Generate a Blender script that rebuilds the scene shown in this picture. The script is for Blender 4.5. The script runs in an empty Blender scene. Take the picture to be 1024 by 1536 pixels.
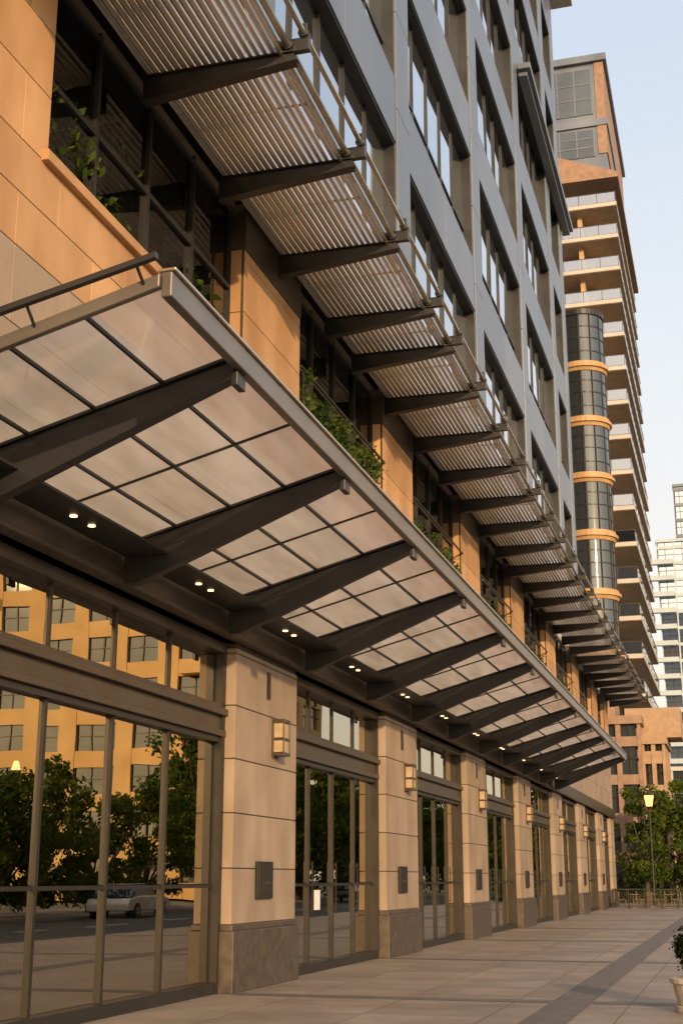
import bpy, math, random
from mathutils import Vector, Matrix
random.seed(7)
scene=bpy.context.scene

# ------------------------------------------------------------------ materials
def new_mat(name):
    m=bpy.data.materials.new(name); m.use_nodes=True
    nt=m.node_tree; nt.nodes.clear()
    out=nt.nodes.new('ShaderNodeOutputMaterial')
    return m,nt,out
def noise_col(nt,c1,c2,scale,detail=6,coord='Object',stretch=None,lo=.35,hi=.65):
    tc=nt.nodes.new('ShaderNodeTexCoord'); n=nt.nodes.new('ShaderNodeTexNoise')
    n.inputs['Scale'].default_value=scale; n.inputs['Detail'].default_value=detail
    if stretch:
        mp=nt.nodes.new('ShaderNodeMapping'); mp.inputs['Scale'].default_value=stretch
        nt.links.new(tc.outputs[coord],mp.inputs[0]); nt.links.new(mp.outputs[0],n.inputs[0])
    else: nt.links.new(tc.outputs[coord],n.inputs[0])
    r=nt.nodes.new('ShaderNodeValToRGB')
    r.color_ramp.elements[0].position=lo; r.color_ramp.elements[0].color=(*c1,1)
    r.color_ramp.elements[1].position=hi; r.color_ramp.elements[1].color=(*c2,1)
    nt.links.new(n.outputs['Fac'],r.inputs[0])
    return r,n,tc
def pbr(name,c1,c2=None,scale=2,rough=.6,metal=0,bump=0,bscale=40,stretch=None,island=0,spec=None):
    m,nt,out=new_mat(name); b=nt.nodes.new('ShaderNodeBsdfPrincipled')
    nt.links.new(b.outputs[0],out.inputs[0])
    b.inputs['Roughness'].default_value=rough; b.inputs['Metallic'].default_value=metal
    if spec is not None: b.inputs['Specular IOR Level'].default_value=spec
    c2=c2 or tuple(min(1,x*1.25) for x in c1)
    r,n,tc=noise_col(nt,c1,c2,scale,stretch=stretch)
    src=r.outputs[0]
    if island:
        g=nt.nodes.new('ShaderNodeNewGeometry')
        mr=nt.nodes.new('ShaderNodeMapRange'); mr.inputs['To Min'].default_value=1-island; mr.inputs['To Max'].default_value=1+island
        nt.links.new(g.outputs['Random Per Island'],mr.inputs['Value'])
        mx=nt.nodes.new('ShaderNodeVectorMath'); mx.operation='SCALE'
        nt.links.new(src,mx.inputs[0]); nt.links.new(mr.outputs[0],mx.inputs['Scale']); src=mx.outputs[0]
    nt.links.new(src,b.inputs['Base Color'])
    mr2=nt.nodes.new('ShaderNodeMapRange'); mr2.inputs['To Min'].default_value=max(0,rough-.08); mr2.inputs['To Max'].default_value=min(1,rough+.12)
    nt.links.new(n.outputs['Fac'],mr2.inputs['Value']); nt.links.new(mr2.outputs[0],b.inputs['Roughness'])
    if bump:
        n2=nt.nodes.new('ShaderNodeTexNoise'); n2.inputs['Scale'].default_value=bscale; n2.inputs['Detail'].default_value=4
        nt.links.new(tc.outputs['Object'],n2.inputs[0])
        bp=nt.nodes.new('ShaderNodeBump'); bp.inputs['Strength'].default_value=bump; bp.inputs['Distance'].default_value=.02
        nt.links.new(n2.outputs['Fac'],bp.inputs['Height']); nt.links.new(bp.outputs[0],b.inputs['Normal'])
    return m
def glass_mat(name,tint,refl,base_f=.25,rough=.0,wav=0.0):
    m,nt,out=new_mat(name)
    t=nt.nodes.new('ShaderNodeBsdfTransparent'); t.inputs[0].default_value=(*tint,1)
    g=nt.nodes.new('ShaderNodeBsdfGlossy'); g.inputs['Color'].default_value=(*refl,1); g.inputs['Roughness'].default_value=rough
    f=nt.nodes.new('ShaderNodeFresnel'); f.inputs['IOR'].default_value=1.5
    mr=nt.nodes.new('ShaderNodeMapRange'); mr.inputs['To Min'].default_value=base_f; mr.inputs['To Max'].default_value=1
    nt.links.new(f.outputs[0],mr.inputs['Value'])
    mx=nt.nodes.new('ShaderNodeMixShader'); nt.links.new(mr.outputs[0],mx.inputs[0])
    nt.links.new(t.outputs[0],mx.inputs[1]); nt.links.new(g.outputs[0],mx.inputs[2]); nt.links.new(mx.outputs[0],out.inputs[0])
    if wav:
        tc=nt.nodes.new('ShaderNodeTexCoord'); n=nt.nodes.new('ShaderNodeTexNoise'); n.inputs['Scale'].default_value=.9; n.inputs['Detail'].default_value=1
        nt.links.new(tc.outputs['Object'],n.inputs[0])
        bp=nt.nodes.new('ShaderNodeBump'); bp.inputs['Strength'].default_value=wav; bp.inputs['Distance'].default_value=.02
        nt.links.new(n.outputs['Fac'],bp.inputs['Height']); nt.links.new(bp.outputs[0],g.inputs['Normal'])
    return m
def emit(name,c,s):
    m,nt,out=new_mat(name); e=nt.nodes.new('ShaderNodeEmission'); e.inputs[0].default_value=(*c,1); e.inputs[1].default_value=s
    nt.links.new(e.outputs[0],out.inputs[0]); return m
def foliage(name,c1,c2):
    m,nt,out=new_mat(name)
    r,n,tc=noise_col(nt,c1,c2,1.3,4,lo=.38,hi=.62)
    d=nt.nodes.new('ShaderNodeBsdfDiffuse'); t=nt.nodes.new('ShaderNodeBsdfTranslucent')
    nt.links.new(r.outputs[0],d.inputs[0]); nt.links.new(r.outputs[0],t.inputs[0])
    mx=nt.nodes.new('ShaderNodeMixShader'); mx.inputs[0].default_value=.35
    nt.links.new(d.outputs[0],mx.inputs[1]); nt.links.new(t.outputs[0],mx.inputs[2]); nt.links.new(mx.outputs[0],out.inputs[0])
    return m

M_stone=pbr('sandstone_cladding',(.42,.225,.10),(.56,.33,.165),1.1,.75,bump=.35,bscale=60,island=.16,stretch=(1,1,.45))
M_colst=pbr('limestone_column',(.26,.195,.14),(.36,.275,.205),1.5,.7,bump=.3,bscale=50,island=.09,stretch=(1,1,.4))
M_base=pbr('brown_granite_base',(.055,.042,.034),(.09,.068,.053),6,.45,bump=.1)
M_dark=pbr('dark_painted_steel',(.018,.018,.020),(.028,.028,.030),1.5,.42,.1)
M_bronze=pbr('bronze_frame',(.07,.054,.04),(.095,.075,.056),1.2,.38,.4)
M_frame=pbr('dark_bronze_mullion',(.020,.018,.016),(.030,.026,.022),2,.4,.2)
M_silver=pbr('brushed_aluminium',(.48,.42,.34),(.58,.52,.43),3,.26,.85)
M_fascia=pbr('canopy_fascia_metal',(.15,.135,.12),(.20,.18,.16),1.5,.36,.5)
M_slat=pbr('louvre_slat_metal',(.60,.54,.46),(.68,.62,.53),.3,.38,.4,island=.10)
M_blue=pbr('bluegrey_metal_panel',(.13,.15,.185),(.19,.215,.255),.35,.36,.35,island=.10,stretch=(1,1,.3))
M_joint=pbr('dark_joint_backing',(.05,.04,.03),(.07,.055,.04),3,.9)
M_store=glass_mat('storefront_glass',(.36,.38,.31),(.98,.90,.74),.38,.0,.06)
M_win2=glass_mat('upper_window_glass',(.50,.52,.47),(.85,.88,.9),.13,.0,.1)
M_rail=glass_mat('balustrade_glass',(.55,.6,.62),(.85,.92,1),.35,.02)
M_tower_glass=pbr('reflective_curtain_glass',(.50,.56,.63),(.58,.64,.70),.15,.04,.95,island=.2)
M_cyl_glass=pbr('dark_curved_glass',(.12,.135,.14),(.16,.175,.18),.3,.05,.8)
for mm in (M_tower_glass,M_cyl_glass):
    b=mm.node_tree.nodes['Principled BSDF']
    for l in list(mm.node_tree.links):
        if l.to_socket==b.inputs['Roughness']: mm.node_tree.links.remove(l)
    b.inputs['Roughness'].default_value=.03
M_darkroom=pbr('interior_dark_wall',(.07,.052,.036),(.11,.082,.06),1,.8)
M_room=pbr('interior_wood',(.16,.10,.055),(.24,.155,.09),3,.5,stretch=(1,1,6))
M_lampglass=pbr('amber_lamp_glass',(.40,.29,.17),(.50,.38,.25),6,.3)
M_lit=emit('lit_lamp_warm',(1,.62,.28),5)
M_lit2=emit('lit_interior_lamp',(1,.58,.24),6)
M_lit3=emit('lit_street_lamp',(1,.42,.10),4)
M_gold=pbr('golden_stone_ring',(.42,.25,.11),(.52,.32,.15),2,.5)
M_tan=pbr('tan_soffit_timber',(.44,.29,.17),(.54,.36,.22),1.2,.6)
M_twall=pbr('warm_grey_tower_wall',(.28,.245,.21),(.34,.30,.26),.5,.7)
M_concrete=pbr('pale_concrete',(.44,.40,.36),(.52,.48,.43),.6,.75)
M_brick=pbr('muted_brick',(.26,.16,.11),(.34,.22,.15),2,.8)
M_tanwall=pbr('tan_render',(.34,.225,.14),(.42,.285,.18),2,.8)
M_ochre=pbr('ochre_render',(.60,.38,.15),(.72,.48,.21),.4,.8)
M_white=pbr('white_tower_cladding',(.38,.44,.47),(.46,.52,.55),.2,.6)
M_bark=pbr('bark',(.06,.045,.03),(.10,.075,.05),8,.9,bump=.5)
M_leaf=foliage('leaves',(.035,.065,.012),(.12,.15,.025))
M_leafd=foliage('shrub_leaves',(.035,.065,.016),(.11,.15,.035))
M_leafk=foliage('dark_shrub_leaves',(.010,.016,.008),(.03,.04,.016))
M_asph=pbr('asphalt',(.045,.045,.046),(.06,.058,.055),3,.85,bump=.3,bscale=120)
M_kerb=pbr('kerb_stone',(.22,.20,.18),(.28,.26,.23),3,.8)
M_strip=pbr('dark_paver_strip',(.10,.085,.075),(.15,.125,.108),3,.6,bump=.15)
M_paint=pbr('white_road_paint',(.7,.7,.68),(.8,.8,.78),6,.7)
M_terr=pbr('terrain',(.10,.11,.07),(.14,.14,.10),.05,.9)
M_car=[pbr('car_paint_white',(.6,.6,.6),(.62,.62,.62),1,.25,.1),pbr('car_paint_grey',(.08,.085,.09),(.09,.095,.1),1,.25,.5),pbr('car_paint_black',(.02,.02,.022),(.025,.025,.03),1,.25,.2)]
M_tyre=pbr('tyre_rubber',(.02,.02,.02),(.03,.03,.03),5,.8)

# canopy frosted glass: streaks in its colour stand in for louvre shadow bands
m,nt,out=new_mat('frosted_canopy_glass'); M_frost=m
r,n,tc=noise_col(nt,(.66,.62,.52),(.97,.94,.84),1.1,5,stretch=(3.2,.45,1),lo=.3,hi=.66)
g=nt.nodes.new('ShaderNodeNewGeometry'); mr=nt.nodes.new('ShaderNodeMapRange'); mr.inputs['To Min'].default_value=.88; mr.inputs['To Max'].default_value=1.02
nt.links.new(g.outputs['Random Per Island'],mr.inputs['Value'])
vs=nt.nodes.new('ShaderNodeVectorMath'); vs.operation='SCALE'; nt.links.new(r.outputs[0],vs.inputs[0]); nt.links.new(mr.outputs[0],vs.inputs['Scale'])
d=nt.nodes.new('ShaderNodeBsdfDiffuse'); t=nt.nodes.new('ShaderNodeBsdfTranslucent'); tr=nt.nodes.new('ShaderNodeBsdfTransparent'); gl=nt.nodes.new('ShaderNodeBsdfGlossy')
tr.inputs[0].default_value=(.98,.95,.86,1); gl.inputs['Roughness'].default_value=.08
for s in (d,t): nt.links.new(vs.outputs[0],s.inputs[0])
a=nt.nodes.new('ShaderNodeMixShader'); a.inputs[0].default_value=.82
nt.links.new(d.outputs[0],a.inputs[1]); nt.links.new(t.outputs[0],a.inputs[2])
b=nt.nodes.new('ShaderNodeMixShader'); b.inputs[0].default_value=.26
nt.links.new(a.outputs[0],b.inputs[1]); nt.links.new(tr.outputs[0],b.inputs[2])
c=nt.nodes.new('ShaderNodeMixShader'); c.inputs[0].default_value=.09
nt.links.new(b.outputs[0],c.inputs[1]); nt.links.new(gl.outputs[0],c.inputs[2]); nt.links.new(c.outputs[0],out.inputs[0])

# paving slabs
m,nt,out=new_mat('concrete_paving'); M_pave=m
tc=nt.nodes.new('ShaderNodeTexCoord'); br=nt.nodes.new('ShaderNodeTexBrick')
br.offset=0; br.inputs['Scale'].default_value=1; br.inputs['Brick Width'].default_value=1.53; br.inputs['Row Height'].default_value=1.53
br.inputs['Mortar Size'].default_value=.012; br.inputs['Mortar Smooth'].default_value=.2
br.inputs['Color1'].default_value=(.25,.20,.16,1); br.inputs['Color2'].default_value=(.31,.25,.205,1); br.inputs['Mortar'].default_value=(.13,.10,.08,1)
nt.links.new(tc.outputs['Object'],br.inputs[0])
n=nt.nodes.new('ShaderNodeTexNoise'); n.inputs['Scale'].default_value=.8; n.inputs['Detail'].default_value=9; n.inputs['Roughness'].default_value=.65; nt.links.new(tc.outputs['Object'],n.inputs[0])
rr=nt.nodes.new('ShaderNodeMapRange'); rr.inputs['From Min'].default_value=.3; rr.inputs['From Max'].default_value=.7; rr.inputs['To Min'].default_value=.70; rr.inputs['To Max'].default_value=1.15
nt.links.new(n.outputs['Fac'],rr.inputs['Value'])
vm=nt.nodes.new('ShaderNodeVectorMath'); vm.operation='SCALE'; nt.links.new(br.outputs[0],vm.inputs[0]); nt.links.new(rr.outputs[0],vm.inputs['Scale'])
b=nt.nodes.new('ShaderNodeBsdfPrincipled'); nt.links.new(vm.outputs[0],b.inputs['Base Color'])
r2=nt.nodes.new('ShaderNodeMapRange'); r2.inputs['To Min'].default_value=.28; r2.inputs['To Max'].default_value=.75; nt.links.new(n.outputs['Fac'],r2.inputs['Value']); nt.links.new(r2.outputs[0],b.inputs['Roughness'])
bp=nt.nodes.new('ShaderNodeBump'); bp.inputs['Strength'].default_value=.3; bp.inputs['Distance'].default_value=.01
n3=nt.nodes.new('ShaderNodeTexNoise'); n3.inputs['Scale'].default_value=45; nt.links.new(tc.outputs['Object'],n3.inputs[0]); nt.links.new(n3.outputs['Fac'],bp.inputs['Height']); nt.links.new(bp.outputs[0],b.inputs['Normal'])
nt.links.new(b.outputs[0],out.inputs[0])

# ------------------------------------------------------------------ mesh builder
class MB:
    def __init__(s): s.v=[]; s.f=[]
    def box(s,x0,x1,y0,y1,z0,z1):
        if x0>x1:x0,x1=x1,x0
        if y0>y1:y0,y1=y1,y0
        i=len(s.v)
        s.v+=[(x0,y0,z0),(x1,y0,z0),(x1,y1,z0),(x0,y1,z0),(x0,y0,z1),(x1,y0,z1),(x1,y1,z1),(x0,y1,z1)]
        s.f+=[(i,i+3,i+2,i+1),(i+4,i+5,i+6,i+7),(i,i+1,i+5,i+4),(i+1,i+2,i+6,i+5),(i+2,i+3,i+7,i+6),(i+3,i,i+4,i+7)]
    def quad(s,a,b,c,d):
        i=len(s.v); s.v+=[a,b,c,d]; s.f.append((i,i+1,i+2,i+3))
    def prismY(s,prof,y0,y1):
        n=len(prof); i=len(s.v)
        s.v+=[(x,y0,z) for x,z in prof]+[(x,y1,z) for x,z in prof]
        s.f.append(tuple(range(i,i+n))); s.f.append(tuple(reversed(range(i+n,i+2*n))))
        for k in range(n):
            k2=(k+1)%n; s.f.append((i+k,i+n+k,i+n+k2,i+k2))
    def prismX(s,prof,x0,x1,inset=0):
        n=len(prof); i=len(s.v)
        s.v+=[(x0,y,z) for y,z in prof]+[(x1,y,z) for y,z in prof]
        s.f.append(tuple(range(i,i+n))); s.f.append(tuple(reversed(range(i+n,i+2*n))))
        for k in range(n):
            k2=(k+1)%n; s.f.append((i+k,i+n+k,i+n+k2,i+k2))
    def cyl(s,p0,p1,r0,r1=None,n=10,cap=True):
        r1=r0 if r1 is None else r1
        p0=Vector(p0);p1=Vector(p1); d=(p1-p0).normalized()
        u=d.orthogonal().normalized(); w=d.cross(u); i=len(s.v)
        for p,r in((p0,r0),(p1,r1)):
            for k in range(n):
                a=2*math.pi*k/n; s.v.append(tuple(p+u*math.cos(a)*r+w*math.sin(a)*r))
        for k in range(n):
            k2=(k+1)%n; s.f.append((i+k,i+k2,i+n+k2,i+n+k))
        if cap: s.f.append(tuple(reversed(range(i,i+n)))); s.f.append(tuple(range(i+n,i+2*n)))
    def obj(s,name,mat,parent=None,bevel=0,smooth=False):
        me=bpy.data.meshes.new(name); me.from_pydata(s.v,[],s.f); me.update(); me.materials.append(mat)
        o=bpy.data.objects.new(name,me); scene.collection.objects.link(o)
        if parent: o.parent=parent
        if smooth:
            for p in me.polygons: p.use_smooth=True
        if bevel:
            md=o.modifiers.new('b','BEVEL'); md.width=bevel; md.segments=2; md.limit_method='ANGLE'
        return o
def empty(name):
    e=bpy.data.objects.new(name,None); scene.collection.objects.link(e); return e

# ------------------------------------------------------------------ ground
g=MB(); g.quad((-1500,-1500,-.16),(1500,-1500,-.16),(1500,1500,-.16),(-1500,1500,-.16)); g.obj('ground',M_terr)
g=MB(); g.box(-16,3.3,-40,128,-.3,0); g.obj('pavement',M_pave)
g=MB(); g.box(3.3,3.5,-40,128,-.3,.0); g.obj('kerb',M_kerb,bevel=.02)
g=MB(); g.quad((3.5,-200,-.13),(14,-200,-.13),(14,400,-.13),(3.5,400,-.13)); g.obj('road',M_asph)
g=MB()
for k in range(-10,40): g.quad((8.68,k*6,-.126),(8.82,k*6,-.126),(8.82,k*6+3,-.126),(8.68,k*6+3,-.126))
g.obj('road_marking',M_paint)
g=MB(); g.box(14,22,-40,200,-.3,0); g.obj('opposite_pavement',M_kerb)
g=MB(); g.quad((-2.58,-30,.004),(-2.04,-30,.004),(-2.04,125,.004),(-2.58,125,.004))
for k in range(-2,8):
    y=18.9+9.2*k
    g.quad((-7.1,y,.004),(-2.59,y,.004),(-2.59,y+.42,.004),(-7.1,y+.42,.004))
    g.quad((-2.03,y,.004),(3.2,y,.004),(3.2,y+.42,.004),(-2.03,y+.42,.004))
g.obj('paving_strip',M_strip)

# ------------------------------------------------------------------ main building
B=empty('mixed_use_building')
XW=-7.2; YEND=84.0
cols=[(19.1+9.22*k,22.1+9.22*k) for k in range(7)]
colsall=cols+[(81.6,YEND)]
st=MB(); bs=MB(); bk=MB()
for (a,b_) in colsall:
    bs.box(XW-.5,XW+.06,a-.05,b_+.05,0,.86); bs.box(XW-.5,XW+.03,a-.02,b_+.02,.86,.95)
    z=.956
    while z<5.0:
        z1=min(z+.80,5.04)
        st.box(XW-.5,XW,a,b_,z,z1-.016); z+=.80
    bk.box(XW-.49,XW-.02,a+.02,b_-.02,.9,5.1)
bs.obj('column_bases',M_base,B,bevel=.012); st.obj('column_stone',M_colst,B,bevel=.008); bk.obj('column_core',M_joint,B)
lw=MB(); lw.box(XW-.5,XW,-14,4.0,0,5.04); lw.obj('wall_left',M_colst,B)
sp=MB(); core=MB(); pn=MB(); sp2=MB()
def panels(mb,y0,y1,z0,z1,pw,ph,x=XW,th=.05,stagger=True):
    z=z0;r=0
    while z<z1-.02:
        zt=min(z+ph,z1); y=y0-(pw/2 if (r%2 and stagger) else 0)
        while y<y1-.02:
            ya=max(y,y0); yb=min(y+pw,y1)
            if yb-ya>.05: mb.box(x-th,x,ya+.006,yb-.006,z+.006,zt-.006)
            y+=pw
        z=zt; r+=1
panels(sp2,-14,YEND,5.62,8.38,1.85,.92)
panels(sp,-14,YEND,8.38,9.68,1.85,.65)
core.box(XW-.4,XW-.012,-14,YEND,5.1,9.66)
panels(sp,-14,12.5,9.68,12.3,1.85,.86)
core.box(XW-.4,XW-.012,-14,12.48,9.66,12.6)
win2=[(12.5,19.1)]
for i in range(6): win2.append((cols[i][1],cols[i+1][0]))
win2.append((77.42,81.6))
for (a,b_) in colsall:
    panels(sp,a,b_,9.68,11.75,3.2,.95,stagger=False)
    core.box(XW-.5,XW-.012,a+.004,b_-.004,9.66,12.6)
    for zz in (9.685,10.635): sp.box(XW-.52,XW-.06,a-.012,a+.004,zz,zz+.94 if zz<10 else 11.75)
    pn.box(XW-.5,XW+.02,a-.014,b_+.014,11.76,12.55)
sp.obj('stone_cladding',M_stone,B,bevel=.006); sp2.obj('pale_stone_cladding',M_colst,B,bevel=.006); core.obj('cladding_backing',M_joint,B); pn.obj('pier_head_panels',M_bronze,B,bevel=.01)
sill=MB(); sill.box(XW-.35,XW+.09,12.35,19.08,9.66,9.80); sill.obj('window_sill',M_stone,B,bevel=.01)
fr=MB(); gl=MB(); room=MB()
XG2=-7.50
for wi,(a,b_) in enumerate(win2):
    n=max(2,round((b_-a)/1.62)); w=(b_-a)/n
    for k in range(n+1):
        y=a+k*w; fr.box(XG2-.06,XG2+.06,max(a,y-.04),min(b_,y+.04),9.78,12.6)
    for z in (9.78,11.05,12.45): fr.box(XG2-.055,XG2+.05,a,b_,z,z+.08)
    for k in range(n):
        for (z0,z1) in ((9.87,11.05),(11.14,12.45)):
            tl=random.uniform(-.004,.004); tz=random.uniform(-.003,.003)
            y0=a+k*w+.04;y1=a+(k+1)*w-.04
            gl.quad((XG2-tl,y0,z0),(XG2+tl,y1,z0),(XG2+tl+tz,y1,z1),(XG2-tl+tz,y0,z1))
fr.obj('upper_window_frames',M_frame,B); gl.obj('upper_window_panes',M_win2,B)
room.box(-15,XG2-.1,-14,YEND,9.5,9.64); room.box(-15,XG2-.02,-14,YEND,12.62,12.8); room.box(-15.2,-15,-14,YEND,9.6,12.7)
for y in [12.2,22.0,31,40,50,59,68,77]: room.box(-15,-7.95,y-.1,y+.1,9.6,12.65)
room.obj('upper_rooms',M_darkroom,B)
bl=MB()
for i,(a,b_) in enumerate(win2[:5]):
    for k in range(3):
        y=a+random.uniform(.5,b_-a-1.5); bl.box(-9.5-k,-9.3-k,y,y+1.2,9.7,random.uniform(10.7,12.2))
for y in range(13,80,3): bl.box(-14,-8,y,y+.25,12.3,12.6)
bl.obj('upper_room_furnishings',M_room,B)
dl=MB()
for y in [17,24,27,33.5,42,52]:
    for x in (-9.6,-11.4): dl.cyl((x,y,12.55),(x,y,12.6),.06,n=8)
dl.obj('upper_room_lamps',M_lit2,B)

# ---------------- storefronts
XG=-7.5
bays=[(4.0,19.1)]+[(cols[i][1],cols[i+1][0]) for i in range(6)]+[(77.42,81.6)]
fr=MB(); hd=MB(); gl=MB()
for bi,(a,b_) in enumerate(bays):
    if bi==0: ys=[18.95-1.75*k for k in range(9)]+[a]; ys=sorted(ys)
    else:
        n=4; w=(b_-a-.16)/n; ys=[a+.08+k*w for k in range(n+1)]
    fr.box(XG-.1,XG+.14,b_-.12,b_-.002,0.0,5.04); fr.box(XG-.1,XG+.14,a+.002,a+.1,0,5.04)
    for y in ys[1:-1] if bi else ys[:-1]:
        fr.box(XG-.06,XG+.045,y-.032,y+.032,.14,3.64); fr.box(XG-.05,XG+.035,y-.025,y+.025,4.16,5.04)
        if bi: 
            fr.box(XG+.07,XG+.09,y+.06,y+.08,1.0,1.9)
            for zz in(1.05,1.85): fr.box(XG,XG+.07,y+.06,y+.08,zz-.01,zz+.01)
    fr.box(XG-.08,XG+.12,a+.1,b_-.12,.0,.16)
    fr.box(XG-.03,XG+.03,a+.1,b_-.12,1.47,1.52)
    fr.box(XG-.05,XG+.10,a+.1,b_-.12,3.58,3.66)
    hd.box(XG-.1,XG+.16,a+.003,b_-.003,3.665,3.76); hd.box(XG-.1,XG+.10,a+.003,b_-.003,3.76,3.98); hd.box(XG-.1,XG+.19,a+.003,b_-.003,3.98,4.08)
    hd.box(XG-.1,XG+.13,a+.003,b_-.003,4.08,4.15)
    hd.box(XG-.1,XG+.15,a+.003,b_-.003,4.93,5.09)
    for k in range(len(ys)-1):
        for (z0,z1) in ((.16,1.47),(1.53,3.58),(4.15,4.93)):
            tl=random.uniform(-.003,.003); tz=random.uniform(-.003,.003)
            gl.quad((XG-tl,ys[k]+.03,z0),(XG+tl,ys[k+1]-.03,z0),(XG+tl+tz,ys[k+1]-.03,z1),(XG-tl+tz,ys[k]+.03,z1))
fr.obj('storefront_frames',M_frame,B); hd.obj('storefront_headers',M_bronze,B,bevel=.008); gl.obj('storefront_panes',M_store,B)
q=MB(); q.box(XG+.012,XG+.018,24.1,24.45,1.05,1.4); q.obj('door_notice',M_paint,B)
ri=MB(); ri.box(-16,XG-.12,-14,YEND,-.05,.012); ri.obj('shop_floor',M_room,B)
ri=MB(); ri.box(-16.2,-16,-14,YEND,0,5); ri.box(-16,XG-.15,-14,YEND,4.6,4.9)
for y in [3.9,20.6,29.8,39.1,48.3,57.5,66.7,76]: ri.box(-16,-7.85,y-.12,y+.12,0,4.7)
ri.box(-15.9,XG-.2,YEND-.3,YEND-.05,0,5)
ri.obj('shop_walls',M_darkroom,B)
ri=MB()
for (a,b_) in bays:
    y=a+.8
    while y<b_-1.2:
        x=-9.2-random.random()*1.5
        ri.box(x-.45,x+.45,y,y+.9,.72,.77); 
        for dx in(-.38,.38):
            for dy in(.07,.83): ri.cyl((x+dx,y+dy,0),(x+dx,y+dy,.72),.025,n=6)
        for dy in(-.35,1.2):
            ri.box(x-.2,x+.2,y+dy-.2,y+dy+.2,.43,.47); ri.box(x-.2,x+.2,y+dy-.2 if dy<0 else y+dy+.16,y+dy-.16 if dy<0 else y+dy+.2,.47,.9)
            for ddx in(-.17,.17):
                for ddy in(-.17,.17): ri.cyl((x+ddx,y+dy+ddy,0),(x+ddx,y+dy+ddy,.44),.015,n=5)
        y+=2.4
    ri.box(-14.2,-13.5,a+.5,b_-.5,0,1.1)
    for z in (1.6,2.1,2.6): ri.box(-15.9,-15.5,a+.6,b_-.6,z,z+.05)
ri.obj('shop_furniture',M_room,B)
ri=MB(); rc=MB()
for (a,b_) in bays:
    y=a+1.2
    while y<b_-.5:
        for x in(-9.5,-12.5):
            ri.cyl((x,y,3.05),(x,y,3.17),.07,.03,n=10); rc.cyl((x,y,3.17),(x,y,4.6),.008,n=5)
        y+=2.3
ri.obj('shop_pendant_lamps',M_lit2,B); rc.obj('pendant_cords',M_dark,B)
lg=MB(); lg.box(XW-.3,XW+.12,-14,YEND,5.10,5.60); lg.box(XW+.12,XW+.18,-14,57,5.10,5.17); lg.box(XW+.12,XW+.18,-14,57,5.50,5.57)
lg.obj('ledger_beam',M_bronze,B,bevel=.01)

# ---------------- wall sconces and plaques
for i,(a,b_) in enumerate(cols):
    yc=a+1.85
    e=empty('wall_lantern'); 
    m_=MB(); m_.box(XW,XW+.03,yc-.15,yc+.15,3.50,4.14)
    m_.box(XW+.03,XW+.22,yc-.16,yc+.16,4.06,4.12); m_.box(XW+.03,XW+.22,yc-.16,yc+.16,3.53,3.58); m_.box(XW+.03,XW+.215,yc-.155,yc+.155,3.78,3.82)
    for yy in(-.16,.14): m_.box(XW+.20,XW+.218,yc+yy,yc+yy+.02,3.58,4.06)
    m_.obj('bracket_frame',M_bronze,e,bevel=.004)
    m_=MB(); m_.box(XW+.035,XW+.195,yc-.135,yc+.135,3.59,3.775); m_.box(XW+.035,XW+.195,yc-.135,yc+.135,3.825,4.055); m_.obj('frosted_glass',M_lampglass,e)
    m_=MB(); m_.box(XW+.001,XW+.05,a+1.0,a+1.72,1.30,1.86); m_.box(XW+.05,XW+.058,a+1.06,a+1.66,1.36,1.80)
    o=m_.obj('wall_plaque',M_frame,None,bevel=.006)
    m_=MB(); 
    for q in range(3): m_.box(XW+.058,XW+.062,a+1.2+q*.13,a+1.29+q*.13,1.52,1.56)
    m_.obj('lettering',M_bronze,o)
    m_=MB(); m_.box(XW+.001,XW+.03,a+1.42,a+1.54,4.42,4.85); m_.obj('vent_slot',M_frame,B)

# ---------------- glass canopy
C=empty('glass_canopy'); 
arms=[7.4,11.1,14.75,18.35,22.1,26.2,30.2,34.4,38.7,42.9,47.1,51.3,55.5]
X0,Z0,X1,Z1=-7.05,5.60,-4.24,6.36
def cz(x): return Z0+(Z1-Z0)*(x-X0)/(X1-X0)
am=MB(); tf=MB()
for y in arms[1:]:
    am.prismY([(X0+.02,cz(X0+.02)-.03),(X1,cz(X1)-.03),(X1,cz(X1)-.20),(-6.85,5.09),(X0+.02,5.09)],y-.08,y+.08)
    tf.prismY([(X0+.02,cz(X0)-.026),(X1-.02,cz(X1)-.026),(X1-.02,cz(X1)+.004),(X0+.02,cz(X0)+.004)],y-.12,y+.12)
    am.box(X1-.02,X1+.05,y-.11,y+.11,6.06,6.21)
am.obj('cantilever_arms',M_dark,C,bevel=.012); tf.obj('arm_flanges',M_dark,C)
bars=MB(); pan=MB()
seg=[9.35,11.1]+arms[2:]
ts=[0,.25,.5,.75,1]
for x in [X0+(X1-X0)*t for t in ts[1:-1]]:
    bars.prismY([(x-.016,cz(x)-.035),(x+.016,cz(x)-.035),(x+.016,cz(x)+.0),(x-.016,cz(x)+.0)],9.36,55.5)
for i in range(len(seg)-1):
    a,b_=seg[i],seg[i+1]; mid=[a,b_] if b_-a<2 else [a,(a+b_)/2,b_]
    for yy in mid[1:-1]:
        bars.prismY([(X0,cz(X0)-.03),(X1,cz(X1)-.03),(X1,cz(X1)-.004),(X0,cz(X0)-.004)],yy-.012,yy+.012)
    for j in range(len(mid)-1):
        for k in range(4):
            xa=X0+(X1-X0)*ts[k]; xb=X0+(X1-X0)*ts[k+1]; dz=.012+random.uniform(-.003,.003)
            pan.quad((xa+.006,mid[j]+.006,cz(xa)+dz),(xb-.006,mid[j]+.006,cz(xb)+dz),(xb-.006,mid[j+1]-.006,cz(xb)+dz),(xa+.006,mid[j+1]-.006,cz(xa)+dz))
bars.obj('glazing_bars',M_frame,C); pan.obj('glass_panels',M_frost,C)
eb=MB(); eb.box(X1+.005,X1+.10,9.3,55.9,6.215,6.44)
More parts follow.
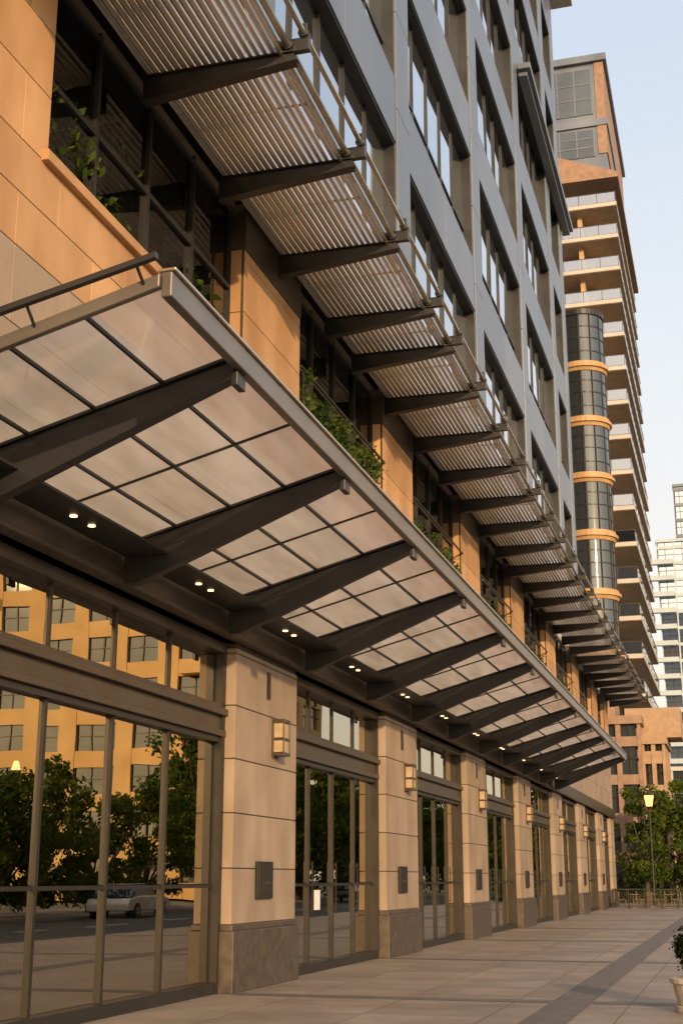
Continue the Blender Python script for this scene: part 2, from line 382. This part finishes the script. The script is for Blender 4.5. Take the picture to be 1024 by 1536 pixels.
eb.prismY([(X0,cz(X0)-.06),(X1,cz(X1)-.06),(X1,cz(X1)+.06),(X0,cz(X0)+.06)],9.27,9.345)
eb.obj('edge_beam',M_fascia,C,bevel=.012)
eb=MB(); eb.box(X1-.03,X1+.13,9.3,55.9,6.445,6.475); eb.obj('edge_cap',M_silver,C,bevel=.008)
eb=MB(); eb.prismY([(X0,cz(X0)+.20),(X1+.05,cz(X1)+.10),(X1+.05,cz(X1)+.15),(X0,cz(X0)+.26)],9.06,9.12)
for t in(.2,.6,.95):
    x=X0+(X1-X0)*t; eb.cyl((x,9.3,cz(x)),(x,9.1,cz(x)+.24-.12*t),.015,n=6)
eb.obj('end_rod',M_dark,C)
sf=MB(); dls=MB()
aa=[3.5]+arms
for i in range(len(aa)-1):
    sf.box(XW+.19,-6.45,aa[i]+.09,aa[i+1]-.09,5.43,5.46)
    ym=(aa[i]+aa[i+1])/2
    for d_ in(-.22,.22): dls.cyl((-6.72,ym+d_,5.418),(-6.72,ym+d_,5.428),.042,n=12)
sf.obj('downlight_soffit',M_dark,C); dls.obj('downlights',M_lit,C)

# ---------------- louvred sunshade
L=empty('louvred_sunshade')
sl=MB(); n=19
for k in range(n):
    x=-7.1+k*(1.92/(n-1)); y=4.0
    while y<86:
        sl.box(x-.027,x+.027,y,min(86,y+6)-.015,12.42,12.45); sl.box(x-.007,x+.007,y,min(86,y+6)-.015,12.451,12.51); y+=6
sl.obj('slats',M_slat,L)
rl=MB()
rl.cyl((-5.08,4,12.50),(-5.08,86,12.50),.05,n=10); rl.cyl((-4.86,4,12.66),(-4.86,86,12.66),.04,n=10)
rl.box(-5.19,-5.15,4,86,12.36,12.58)
rl.obj('edge_rails',M_silver,L)
ar=MB(); kn=MB(); fins=MB()
lys=[3.4,6.3,9.2,12.1,15.0,17.9,20.8,23.7,25.7,28.5,31.5]
while lys[-1]<84: lys.append(lys[-1]+3.0)
for y in lys:
    ar.prismY([(-7.2,12.38),(-5.0,12.38),(-4.95,12.27),(-7.2,12.02)],y-.05,y+.05)
    ar.box(-7.2,-5.0,y-.09,y+.09,12.385,12.405)
    ar.prismY([(-7.2,12.02),(-4.97,12.265),(-4.97,12.245),(-7.2,12.0)],y-.09,y+.09)
    kn.box(-5.2,-4.78,y-.05,y+.05,12.40,12.60); kn.cyl((-4.86,y-.09,12.66),(-4.86,y+.09,12.66),.075,n=10); kn.cyl((-5.08,y-.1,12.5),(-5.08,y+.1,12.5),.08,n=10)
    kn.box(-4.90,-4.82,y-.02,y+.02,12.7,12.84)
ar.obj('brackets',M_dark,L); kn.obj('clamps',M_dark,L,bevel=.01)
for y in lys: fins.box(-7.1,-5.2,y+1.4,y+1.43,12.525,12.55)
fins.obj('tie_bars',M_dark,L)

# ---------------- second floor planters
def leafcloud(pts,n,spread,size):
    mb=MB()
    for _ in range(n):
        c=random.choice(pts); p=Vector(c)+Vector([random.gauss(0,spread) for _ in range(3)])
        nrm=Vector([random.gauss(0,1) for _ in range(3)]).normalized(); u=nrm.orthogonal().normalized(); w=nrm.cross(u)
        a=random.uniform(.6,1.3)*size; b=a*.55
        mb.quad(tuple(p-u*a),tuple(p-w*b),tuple(p+u*a),tuple(p+w*b))
    return mb
for i,(a,b_) in enumerate(win2[1:6]):
    e=empty('balcony_planter')
    p=MB(); p.box(-7.44,-7.22,a+.1,b_-.1,9.69,10.05); p.obj('trough',M_frame,e)
    hh=(.36,.14,.06,.06,.06)[i]
    pts=[(-7.32+random.uniform(-.06,.1),random.uniform(a+.3,b_-.3),10.12+abs(random.gauss(0,hh))) for _ in range(24)]
    leafcloud(pts,(3000,700,250,250,250)[i],.09 if i==0 else .06,.055).obj('foliage',M_leafd,e)
    p=MB(); p.box(-7.19,-7.15,a-.02,b_+.02,10.78,10.82); p.box(-7.19,-7.15,a,b_,9.76,9.80)
    y=a+.1
    while y<b_: p.box(-7.18,-7.16,y,y+.02,9.8,10.78); y+=1.55
    p.obj('railing',M_frame,e)
e=empty('indoor_planting')
p=MB(); p.box(-8.5,-7.8,12.8,18.8,9.65,9.95); p.obj('trough',M_room,e)
pts=[(-7.9+random.uniform(-.2,.2),random.choice([13.3,14.9,17.8])+random.gauss(0,.4),10.1+abs(random.gauss(0,.7))) for _ in range(50)]
leafcloud(pts,6500,.13,.10).obj('foliage',M_leafd,e)

# ---------------- upper grid facade
XF=-6.0; XGL=-6.32
Y0u=-14; Y1u=58.5; ztop=44.3
pil=MB(); bd=MB(); gl=MB(); mu=MB(); rv=MB()
edges=[26.3+9.27*k for k in range(-5,4)]
pilr=[(e-1.2,e) for e in edges if e-1.35>Y0u]+[(57.4,Y1u)]
for (a,b_) in pilr:
    z=12.95
    while z<ztop-.1:
        zt=min(z+2.45,ztop); pil.box(XGL-.1,XF,a,b_,z+.006,zt-.006); z=zt
rows=[(13.7+4.9*k,17.0+4.9*k) for k in range(6)]
bands=[(12.95,13.7)]+[(17.0+4.9*k,18.6+4.9*k) for k in range(5)]+[(41.5,ztop)]
spans=[]
prev=Y0u
for (a,b_) in pilr:
    if a-prev>.5: spans.append((prev,a))
    prev=b_
for (a,b_) in spans:
    m1=a+(b_-a)/2
    for (z0,z1) in bands:
        for (p,q) in((a,m1),(m1,b_)): bd.box(XGL-.1,XF-.025,p+.006,q-.006,z0,z1-.008)
    n=5; w=(b_-a)/n
    for (z0,z1) in rows:
        rv.box(XGL-.05,XF-.06,a+.001,a+.05,z0+.001,z1-.001); rv.box(XGL-.05,XF-.06,b_-.05,b_-.001,z0+.001,z1-.001)
        rv.box(XGL-.05,XF-.06,a+.052,b_-.052,z1-.06,z1-.002)
        for k in range(1,n):
            y=a+k*w; t=.028
            mu.box(XGL-.05,XGL+.05,y-t,y+t,z0,z1-.06)
        mu.box(XGL-.05,XGL+.04,a+.05,b_-.05,z0+.9,z0+.95); mu.box(XGL-.05,XGL+.06,a+.05,b_-.05,z0+.005,z0+.08)
        for k in range(n):
            ya=a+k*w+.03; yb=a+(k+1)*w-.03
            for (za,zb) in((z0+.05,z0+.93),(z0+.95,z1-.05)):
                t1=random.uniform(-.012,.012); t2=random.uniform(-.012,.012)
                gl.quad((XGL-t1-t2,ya,za),(XGL+t1-t2,yb,za),(XGL+t1+t2,yb,zb),(XGL-t1+t2,ya,zb))
pil.obj('pilasters',M_blue,B,bevel=.01); bd.obj('spandrels',M_blue,B,bevel=.01); rv.obj('window_reveals',M_dark,B); mu.obj('tower_mullions',M_dark,B); gl.obj('tower_panes',M_tower_glass,B)
cr=MB(); cr.box(-30,XGL-.12,Y0u,Y1u-.02,12.95,ztop-.1); cr.obj('tower_core',M_dark,B)
cr=MB(); cr.box(-30,-5.0,Y0u,Y1u+.9,ztop,ztop+.45); cr.box(-30,-5.4,Y0u,Y1u+.5,ztop+.45,ztop+.9); cr.obj('roof_cornice',M_concrete,B,bevel=.02)
cr=MB(); cr.box(XF+.003,-5.65,45.2,Y1u+.5,31.4,31.6); cr.box(XF+.003,-5.5,45.0,Y1u+.6,31.6,31.85); cr.obj('mid_cornice',M_blue,B,bevel=.02)
cr=MB(); cr.box(-30,XW-.3,Y1u,YEND-.02,12.65,13.1); cr.box(-30,-16.3,-13.9,YEND-.1,0,12.6)
cr.box(-16.1,-7.7,YEND-.2,YEND,0,12.64)
cr.obj('podium_body',M_concrete,B)

# ---------------- round bay tower
R=empty('round_glass_bay_tower')
cx,cy,rad=-6.62,72.0,1.28
gm=MB(); rg=MB(); ml=MB(); lev=[13.1+3.25*k for k in range(7)]
for k in range(6):
    gm.cyl((cx,cy,lev[k]+.2),(cx,cy,lev[k+1]-.2),rad,n=32,cap=False)
    for a in range(12):
        an=2*math.pi*a/12; x=cx+math.cos(an)*rad; y=cy+math.sin(an)*rad
        ml.cyl((x,y,lev[k]+.2),(x,y,lev[k+1]-.2),.045,n=6)
    for zz in(.8,1.6,2.3): ml.cyl((cx,cy,lev[k]+zz),(cx,cy,lev[k]+zz+.06),rad+.03,n=32)
for k in range(6):
    rg.cyl((cx,cy,lev[k]-.34),(cx,cy,lev[k]-.14),rad+.06,rad+.14,n=32); rg.cyl((cx,cy,lev[k]-.14),(cx,cy,lev[k]+.02),rad+.24,n=32); rg.cyl((cx,cy,lev[k]+.02),(cx,cy,lev[k]+.21),rad+.12,n=32)
gm.obj('curved_glass',M_cyl_glass,R,smooth=True); rg.obj('stone_rings',M_gold,R)
ml.cyl((cx,cy,lev[6]-.2),(cx,cy,lev[6]+.1),rad+.08,n=32); ml.obj('mullions',M_dark,R)
b2=MB(); b2.box(-12,cx-.3,cy+.4,cy+9,12.9,33.0); b2.obj('rear_shaft',M_twall,R)

# ---------------- balcony apartment tower
T=empty('balcony_apartment_tower')
w_=MB(); w_.box(-34,-8.8,113,136,0,62); w_.obj('tower_body',M_twall,T)
slab=MB(); sof=MB(); rail=MB(); glz=MB(); frm=MB(); rr_=MB()
for k in range(18):
    z=59.4-3.12*k
    slab.box(-16,-6.3,109.6,134,z-.02,z+.34)
    sof.box(-15.9,-6.4,109.7,133.9,z-.06,z-.024)
    rail.box(-16,-6.36,109.66,109.69,z+.40,z+1.32); rail.box(-6.39,-6.36,109.7,134,z+.40,z+1.32)
    rr_.box(-16,-6.32,109.63,109.72,z+1.32,z+1.37); rr_.box(-6.42,-6.33,109.72,134,z+1.32,z+1.37)
    for x in [-16+1.6*j for j in range(7)]: rr_.box(x-.025,x+.025,109.64,109.7,z+.34,z+1.32)
    for y in range(111,134,2): rr_.box(-6.4,-6.34,y-.025,y+.025,z+.34,z+1.32)
    for x in [-15.4+2.2*j for j in range(3)]:
        glz.box(x,x+1.8,112.9,112.97,z+.45,z+2.7); frm.box(x+.87,x+.93,112.86,112.9,z+.45,z+2.7)
    for y in [113.5+3.3*j for j in range(6)]: glz.box(-8.77,-8.7,y,y+2.9,z+.4,z+2.9)
    if k: sof.box(-9.9,-9.5,110.9,112.95,z+.34,z+3.06)
slab.obj('balcony_slabs',M_concrete,T); sof.obj('timber_soffits',M_tan,T); rail.obj('glass_balustrades',M_rail,T); rr_.obj('balustrade_rails',M_bronze,T); glz.obj('balcony_doors',M_tower_glass,T); frm.obj('door_frames',M_dark,T)
gb=MB()
gb.v+=[(-22,109.3,62.0),(-6.0,109.3,62.0),(-6.0,109.3,62.5),(-12.5,109.3,65.2),(-22,109.3,65.6),(-22,135,62.0),(-6,135,62.0),(-6,135,62.5),(-12.5,135,65.2),(-22,135,65.6)]
gb.f+=[(0,1,2,3,4),(9,8,7,6,5),(0,5,6,1),(1,6,7,2),(2,7,8,3),(3,8,9,4),(4,9,5,0)]
gb.obj('sloped_roof',M_brick,T)
ph=MB(); ph.box(-30,-7.0,112,134,62.4,75.6); ph.box(-30,-6.6,111.6,134.4,75.6,76.3); ph.box(-30,-6.75,111.8,134.2,68.9,69.6); ph.obj('penthouse',M_blue,T)
ph=MB(); ph.box(-7.75,-6.9,111.9,134.1,66,75.58); ph.obj('penthouse_pier',M_brick,T)
ph=MB(); pf=MB()
for (z0,z1) in((65.8,68.6),(70.2,75.0)):
    ph.box(-16,-8.1,111.93,111.98,z0,z1)
    for x in [-16+1.58*j for j in range(6)]: pf.box(x-.06,x+.06,111.88,111.94,z0,z1)
    for q in (.33,.66): pf.box(-16,-8.1,111.89,111.935,z0+(z1-z0)*q,z0+(z1-z0)*q+.1)
ph.obj('penthouse_windows',M_cyl_glass,T); pf.obj('penthouse_frames',M_blue,T)

# ---------------- generic background buildings
def grid_building(name,x0,x1,y0,y1,h,fh,bw,wall,glass,sh=1.2,pw=.8,balc=False):
    E=empty(name)
    c_=MB(); c_.box(x0+.3,x1-.3,y0+.3,y1-.3,0,h-.2); c_.obj('glazing_core',glass,E)
    w=MB(); nf=int(h//fh)
    for k in range(nf+1):
        z=k*fh; zt=min(z+sh,h); w.box(x0,x1,y0,y1,z,zt)
    w.box(x0-.2,x1+.2,y0-.2,y1+.2,h-.6,h)
    nx=max(1,round((x1-x0)/bw)); ny=max(1,round((y1-y0)/bw))
    for i in range(nx+1):
        x=x0+(x1-x0)*i/nx
        for yy in(y0-.05,y1-.45): w.box(max(x0-.05,x-pw/2),min(x1+.05,x+pw/2),yy,yy+.5,0,h-.6)
    for i in range(1,ny):
        y=y0+(y1-y0)*i/ny
        for xx in(x0-.05,x1-.45): w.box(xx,xx+.5,y-pw/2,y+pw/2,0,h-.6)
    w.obj('walls',wall,E)
    fr=MB()
    for i in range(nx):
        xm=x0+(x1-x0)*(i+.5)/nx; fr.box(xm-.05,xm+.05,y0+.2,y0+.3,0,h-.7)
    for k in range(nf): fr.box(x0+.15,x1-.15,y0+.2,y1-.2,k*fh+sh+(fh-sh)*.55,k*fh+sh+(fh-sh)*.55+.08)
    fr.obj('window_bars',M_frame,E)
    if balc:
        bb=MB()
        for k in range(1,nf):
            bb.box(x0-1.4,x0+3,y0-1.3,y0-.06,k*fh,k*fh+.9)
            bb.box(x0+(x1-x0)*.5,x0+(x1-x0)*.5+5,y0-1.3,y0-.06,k*fh,k*fh+.9)
        bb.obj('balconies',wall,E)
    rp=MB(); rp.box((x0+x1)/2-2,(x0+x1)/2+2,(y0+y1)/2-2,(y0+y1)/2+2,h,h+2.2); rp.obj('roof_plant',wall,E)
    return E
grid_building('opposite_apartment_building',23,66,98,122,36,3.4,4.2,M_ochre,M_cyl_glass,1.3,1.5,balc=True)
grid_building('brick_apartment_building',-14,-6.3,99,108,13.0,2.7,1.5,M_brick,M_cyl_glass,.7,.35)
grid_building('tan_row_building',-6.25,-4.7,100,107,11.6,2.4,.75,M_tanwall,M_cyl_glass,.9,.3)
grid_building('glass_apartment_tower',-11.4,8,262,285,66,3.2,3.4,M_white,M_tower_glass,.6,.25,balc=True)
grid_building('grey_glass_tower',-8.5,8,300,320,88,3.6,2.4,M_blue,M_tower_glass,.7,.3)
grid_building('stucco_building',-9.0,14,205,225,17.5,3.4,3.6,M_concrete,M_cyl_glass,1.2,.8)
grid_building('low_concrete_building',-60,-14,200,225,20,3.6,4,M_concrete,M_tower_glass,1.2,.8)

# ---------------- trees
def tree_mesh(h,cr,nl,seed,fr_=.32):
    random.seed(seed); th=h*fr_
    t=MB(); t.cyl((0,0,-.16),(0,0,th),.20,.14,n=10,cap=False)
    for k in range(9):
        an=k*2.4; z0=th*random.uniform(.8,1.05)
        r=cr*random.uniform(.4,.85); z1=th+(h-th)*random.uniform(.25,.85)
        mid=Vector((math.cos(an)*r*.5,math.sin(an)*r*.5,(z0+z1)/2+.1)); tip=Vector((math.cos(an)*r,math.sin(an)*r,z1))
        t.cyl((0,0,z0),tuple(mid),.09,.055,n=7,cap=False); t.cyl(tuple(mid),tuple(tip),.055,.02,n=6,cap=False)
    t.cyl((0,0,th),(0.1,0,h*.9),.13,.03,n=8,cap=False)
    lv=MB(); cl=[]
    for _ in range(38):
        an=random.uniform(0,6.28); zz=random.random(); rr=cr*math.sqrt(max(.05,1-(zz*2-1)**2*.85))*random.uniform(.3,1.0)
        cl.append((Vector((math.cos(an)*rr,math.sin(an)*rr,th*.85+(h-th*.85)*zz)),random.uniform(.4,.8)*cr*.42))
    for _ in range(nl):
        c,s=random.choice(cl); dv=Vector([random.gauss(0,1) for _ in range(3)]).normalized()*s*random.uniform(.5,1.08)
        dv.z*=.75; p=c+dv; nrm=Vector([random.gauss(0,1) for _ in range(3)]).normalized(); u=nrm.orthogonal().normalized(); w=nrm.cross(u)
        a=random.uniform(.10,.19)
        lv.quad(tuple(p-u*a),tuple(p-w*a*.6),tuple(p+u*a),tuple(p+w*a*.6))
    return t,lv
tm=[]
for i,(h,cr,f_) in enumerate([(9.0,3.2,.3),(8.0,2.8,.3),(7.6,3.6,.12),(6.8,3.4,.1)]):
    t,lv=tree_mesh(h,cr,6500,40+i,f_)
    to=bpy.data.meshes.new('trunk'); to.from_pydata(t.v,[],t.f); to.materials.append(M_bark)
    lo=bpy.data.meshes.new('crown'); lo.from_pydata(lv.v,[],lv.f); lo.materials.append(M_leaf); tm.append((to,lo))
def place_tree(i,x,y,s=1,rz=0,z=0):
    e=empty('street_tree'); e.location=(x,y,z); e.rotation_euler=(0,0,rz); e.scale=(s,s,s)
    for nme,me in zip(('trunk','crown'),tm[i]):
        o=bpy.data.objects.new(nme,me); scene.collection.objects.link(o); o.parent=e
for i,(x,y,s) in enumerate([(-6.0,93.2,.80),(-3.4,95.5,.98),(-1.0,94,.95),(-4.4,112,1.1),(-2,124,1.15),(-6,140,1.0)]):
    place_tree(i%2,x,y,s,i*1.3)
random.seed(11)
for i in range(3,11):
    place_tree(2+i%2,16.2+(i-3)*4.2,52+random.uniform(-2,5),.72+random.random()*.2,i*.9)
for i in range(9): place_tree(2+i%2,17.2+random.uniform(-.6,.8),22+i*6.2,.72+random.random()*.2,i)
for i in range(20): place_tree(i%4,16.4+random.uniform(-.8,3),80+i*6.5,1.1+random.random()*.35,i)

# ---------------- parked cars across the street
def car(x,y,mat):
    E=empty('parked_car'); z=-.13
    b=MB(); b.prismX([(y-2.2,z+.32),(y-2.25,z+.62),(y-2.1,z+.86),(y-1.2,z+.95),(y+1.0,z+.98),(y+2.05,z+.80),(y+2.22,z+.6),(y+2.2,z+.30)],x-.88,x+.88); b.obj('body',mat,E,bevel=.06)
    b=MB()
    lo=[(y-1.9,z+.94),(y+1.15,z+.96)]; hi=[(y-1.35,z+1.42),(y+.35,z+1.44)]
    b.v+=[(x-.82,lo[0][0],lo[0][1]),(x+.82,lo[0][0],lo[0][1]),(x+.82,lo[1][0],lo[1][1]),(x-.82,lo[1][0],lo[1][1]),(x-.64,hi[0][0],hi[0][1]),(x+.64,hi[0][0],hi[0][1]),(x+.64,hi[1][0],hi[1][1]),(x-.64,hi[1][0],hi[1][1])]
    b.f+=[(0,1,5,4),(1,2,6,5),(2,3,7,6),(3,0,4,7)]; b.obj('windows',M_cyl_glass,E)
    b=MB(); b.box(x-.64,x+.64,hi[0][0],hi[1][0],z+1.425,z+1.47); b.obj('roof',mat,E,bevel=.02)
    b=MB()
    for yy in(y-1.4,y+1.4):
        for xx in(x-.9,x+.70): b.cyl((xx,yy,z+.33),(xx+.2,yy,z+.33),.33,n=20)
    b.obj('wheels',M_tyre,E)
    b=MB()
    for yy in(y-1.4,y+1.4): 
        for xx in (x-.92,x+.89): b.cyl((xx,yy,z+.33),(xx+.03,yy,z+.33),.19,n=14)
    b.obj('hubcaps',M_silver,E)
for i,y in enumerate([33,60,99]): car(12.8,y,M_car[(i*2+1)%3])

# ---------------- cafe railing + tables
E=empty('terrace_railing'); p=MB()
yr=78.5
p.box(-7.0,-2.6,yr-.03,yr+.03,1.0,1.06); p.box(-7.0,-2.6,yr-.02,yr+.02,.12,.16)
x=-7.0
while x<-2.55: p.box(x-.03,x+.03,yr-.029,yr+.029,0,1.0); x+=.88
x=-6.95
while x<-2.6: p.box(x-.009,x+.009,yr-.009,yr+.009,.16,1.0); x+=.12
p.obj('bars',M_frame,E)
def cafe_set(x,y):
    t=empty('cafe_table'); m_=MB(); m_.cyl((x,y,.72),(x,y,.75),.38,n=20); m_.cyl((x,y,.02),(x,y,.72),.03,n=8); m_.cyl((x,y,0),(x,y,.03),.24,n=16); m_.obj('top_and_pedestal',M_room,t)
    for s in(-1,1):
        c_=empty('cafe_chair'); m_=MB(); X=x+s*.62
        m_.box(X-.2,X+.2,y-.2,y+.2,.43,.46)
        for dx in(-.18,.18):
            for dy in(-.18,.18): m_.cyl((X+dx,y+dy,0),(X+dx,y+dy,.43),.014,n=6)
        bx=X+s*.19
        for dy in(-.18,.18): m_.cyl((bx,y+dy,.43),(bx,y+dy,.88),.014,n=6)
        for zz in(.6,.72,.84): m_.box(bx-.01,bx+.01,y-.18,y+.18,zz,zz+.05)
        m_.obj('frame_and_seat',M_room,c_)
for (x,y) in[(-6.0,80.3),(-4.2,80.6),(-5.2,83),(-3.2,82.6)]: cafe_set(x,y)
pts=[(random.uniform(-14,4),random.uniform(96.5,98),random.uniform(.2,1.9)) for _ in range(260)]
leafcloud(pts,9000,.22,.11).obj('hedge',M_leafd)

# ---------------- street lamp (lit)
def street_lamp(x,y,h):
    S=empty('street_lamp'); p=MB()
    p.cyl((x,y,0),(x,y,.5),.13,.10,n=12); p.cyl((x,y,.5),(x,y,h),.065,.045,n=10); p.cyl((x,y,h*.45),(x,y,h*.45+.08),.1,n=10)
    p.cyl((x,y,h),(x,y,h+.12),.16,.2,n=12); p.cyl((x,y,h+.80),(x,y,h+1.1),.36,.04,n=12)
    for a in range(4):
        an=a*math.pi/2+.4; p.cyl((x+.2*math.cos(an),y+.2*math.sin(an),h+.1),(x+.33*math.cos(an),y+.33*math.sin(an),h+.82),.014,n=5)
    p.obj('post_and_cage',M_dark,S)
    q=MB(); q.cyl((x,y,h+.13),(x,y,h+.78),.18,.30,n=12); q.obj('lamp_glass',M_lit3,S)
street_lamp(-5.3,88.5,5.9)
# ---------------- round planter at right
P=empty('stone_planter'); px,py=-.54,18.2
q=MB(); q.cyl((px,py,0),(px,py,.08),.38,n=28); q.cyl((px,py,.08),(px,py,.34),.34,.40,n=28); q.cyl((px,py,.34),(px,py,.40),.43,n=28); q.obj('bowl',M_concrete,P,bevel=.01)
pts=[]
for _ in range(60):
    v=Vector([random.gauss(0,1) for _ in range(3)]).normalized(); pts.append((px+v.x*.27,py+v.y*.27,.74+v.z*.28))
leafcloud(pts,8500,.045,.022).obj('shrub',M_leafk,P)
q=MB(); q.cyl((px,py,.36),(px,py,.8),.03,n=8); q.obj('stem',M_bark,P)

# ------------------------------------------------------------------ world / light
SE=13; az=(.50,-.866)
dv=Vector((az[0]*math.cos(math.radians(SE)),az[1]*math.cos(math.radians(SE)),math.sin(math.radians(SE)))).normalized()
W=bpy.data.worlds.new('World'); scene.world=W; W.use_nodes=True; nt=W.node_tree
sky=nt.nodes.new('ShaderNodeTexSky'); sky.sky_type='NISHITA'; sky.sun_disc=False
sky.sun_elevation=math.radians(SE); sky.sun_rotation=math.atan2(az[0],az[1]); sky.air_density=1.2; sky.dust_density=2.2; sky.ozone_density=1.0
tc=nt.nodes.new('ShaderNodeTexCoord'); sx=nt.nodes.new('ShaderNodeSeparateXYZ'); nt.links.new(tc.outputs['Generated'],sx.inputs[0])
cr_=nt.nodes.new('ShaderNodeValToRGB'); nt.links.new(sx.outputs['Z'],cr_.inputs[0])
e=cr_.color_ramp.elements; e[0].position=0; e[0].color=(1.0,.88,.71,1); e[1].position=.75; e[1].color=(.56,.66,.81,1)
k=e.new(.16); k.color=(.96,.91,.83,1); k=e.new(.36); k.color=(.82,.85,.885,1); k=e.new(.55); k.color=(.66,.74,.86,1)
sc=nt.nodes.new('ShaderNodeVectorMath'); sc.operation='SCALE'; sc.inputs['Scale'].default_value=7.4; nt.links.new(cr_.outputs[0],sc.inputs[0])
dt=nt.nodes.new('ShaderNodeVectorMath'); dt.operation='DOT_PRODUCT'; dt.inputs[1].default_value=dv; nt.links.new(tc.outputs['Generated'],dt.inputs[0])
mxx=nt.nodes.new('ShaderNodeMath'); mxx.operation='MAXIMUM'; mxx.inputs[1].default_value=0; nt.links.new(dt.outputs['Value'],mxx.inputs[0])
pw_=nt.nodes.new('ShaderNodeMath'); pw_.operation='POWER'; pw_.inputs[1].default_value=3.5; nt.links.new(mxx.outputs[0],pw_.inputs[0])
hz=nt.nodes.new('ShaderNodeVectorMath'); hz.operation='SCALE'; hz.inputs[0].default_value=(14,8.6,3.8); nt.links.new(pw_.outputs[0],hz.inputs['Scale'])
ad=nt.nodes.new('ShaderNodeVectorMath'); ad.operation='ADD'; nt.links.new(sc.outputs[0],ad.inputs[0]); nt.links.new(hz.outputs[0],ad.inputs[1])
mx=nt.nodes.new('ShaderNodeMix'); mx.data_type='RGBA'; mx.inputs[0].default_value=.88
nt.links.new(sky.outputs[0],mx.inputs[6]); nt.links.new(ad.outputs[0],mx.inputs[7])
bg=nt.nodes['Background']; bg.inputs[1].default_value=.15; nt.links.new(mx.outputs[2],bg.inputs[0])
s=bpy.data.lights.new('sun','SUN'); s.energy=4.2; s.angle=math.radians(.7); s.color=(1,.69,.37)
so=bpy.data.objects.new('sun',s); scene.collection.objects.link(so)
so.rotation_euler=dv.to_track_quat('Z','Y').to_euler()
cam=bpy.data.cameras.new('camera'); co=bpy.data.objects.new('camera',cam); scene.collection.objects.link(co)
cam.sensor_fit='VERTICAL'; cam.sensor_height=36; cam.lens=46.875; cam.clip_end=4000
co.location=(0,0,1.6); co.rotation_euler=(math.radians(90+15.376),0,math.radians(16.13)); scene.camera=co
scene.view_settings.view_transform='Standard'; scene.view_settings.look='None'; scene.view_settings.exposure=0
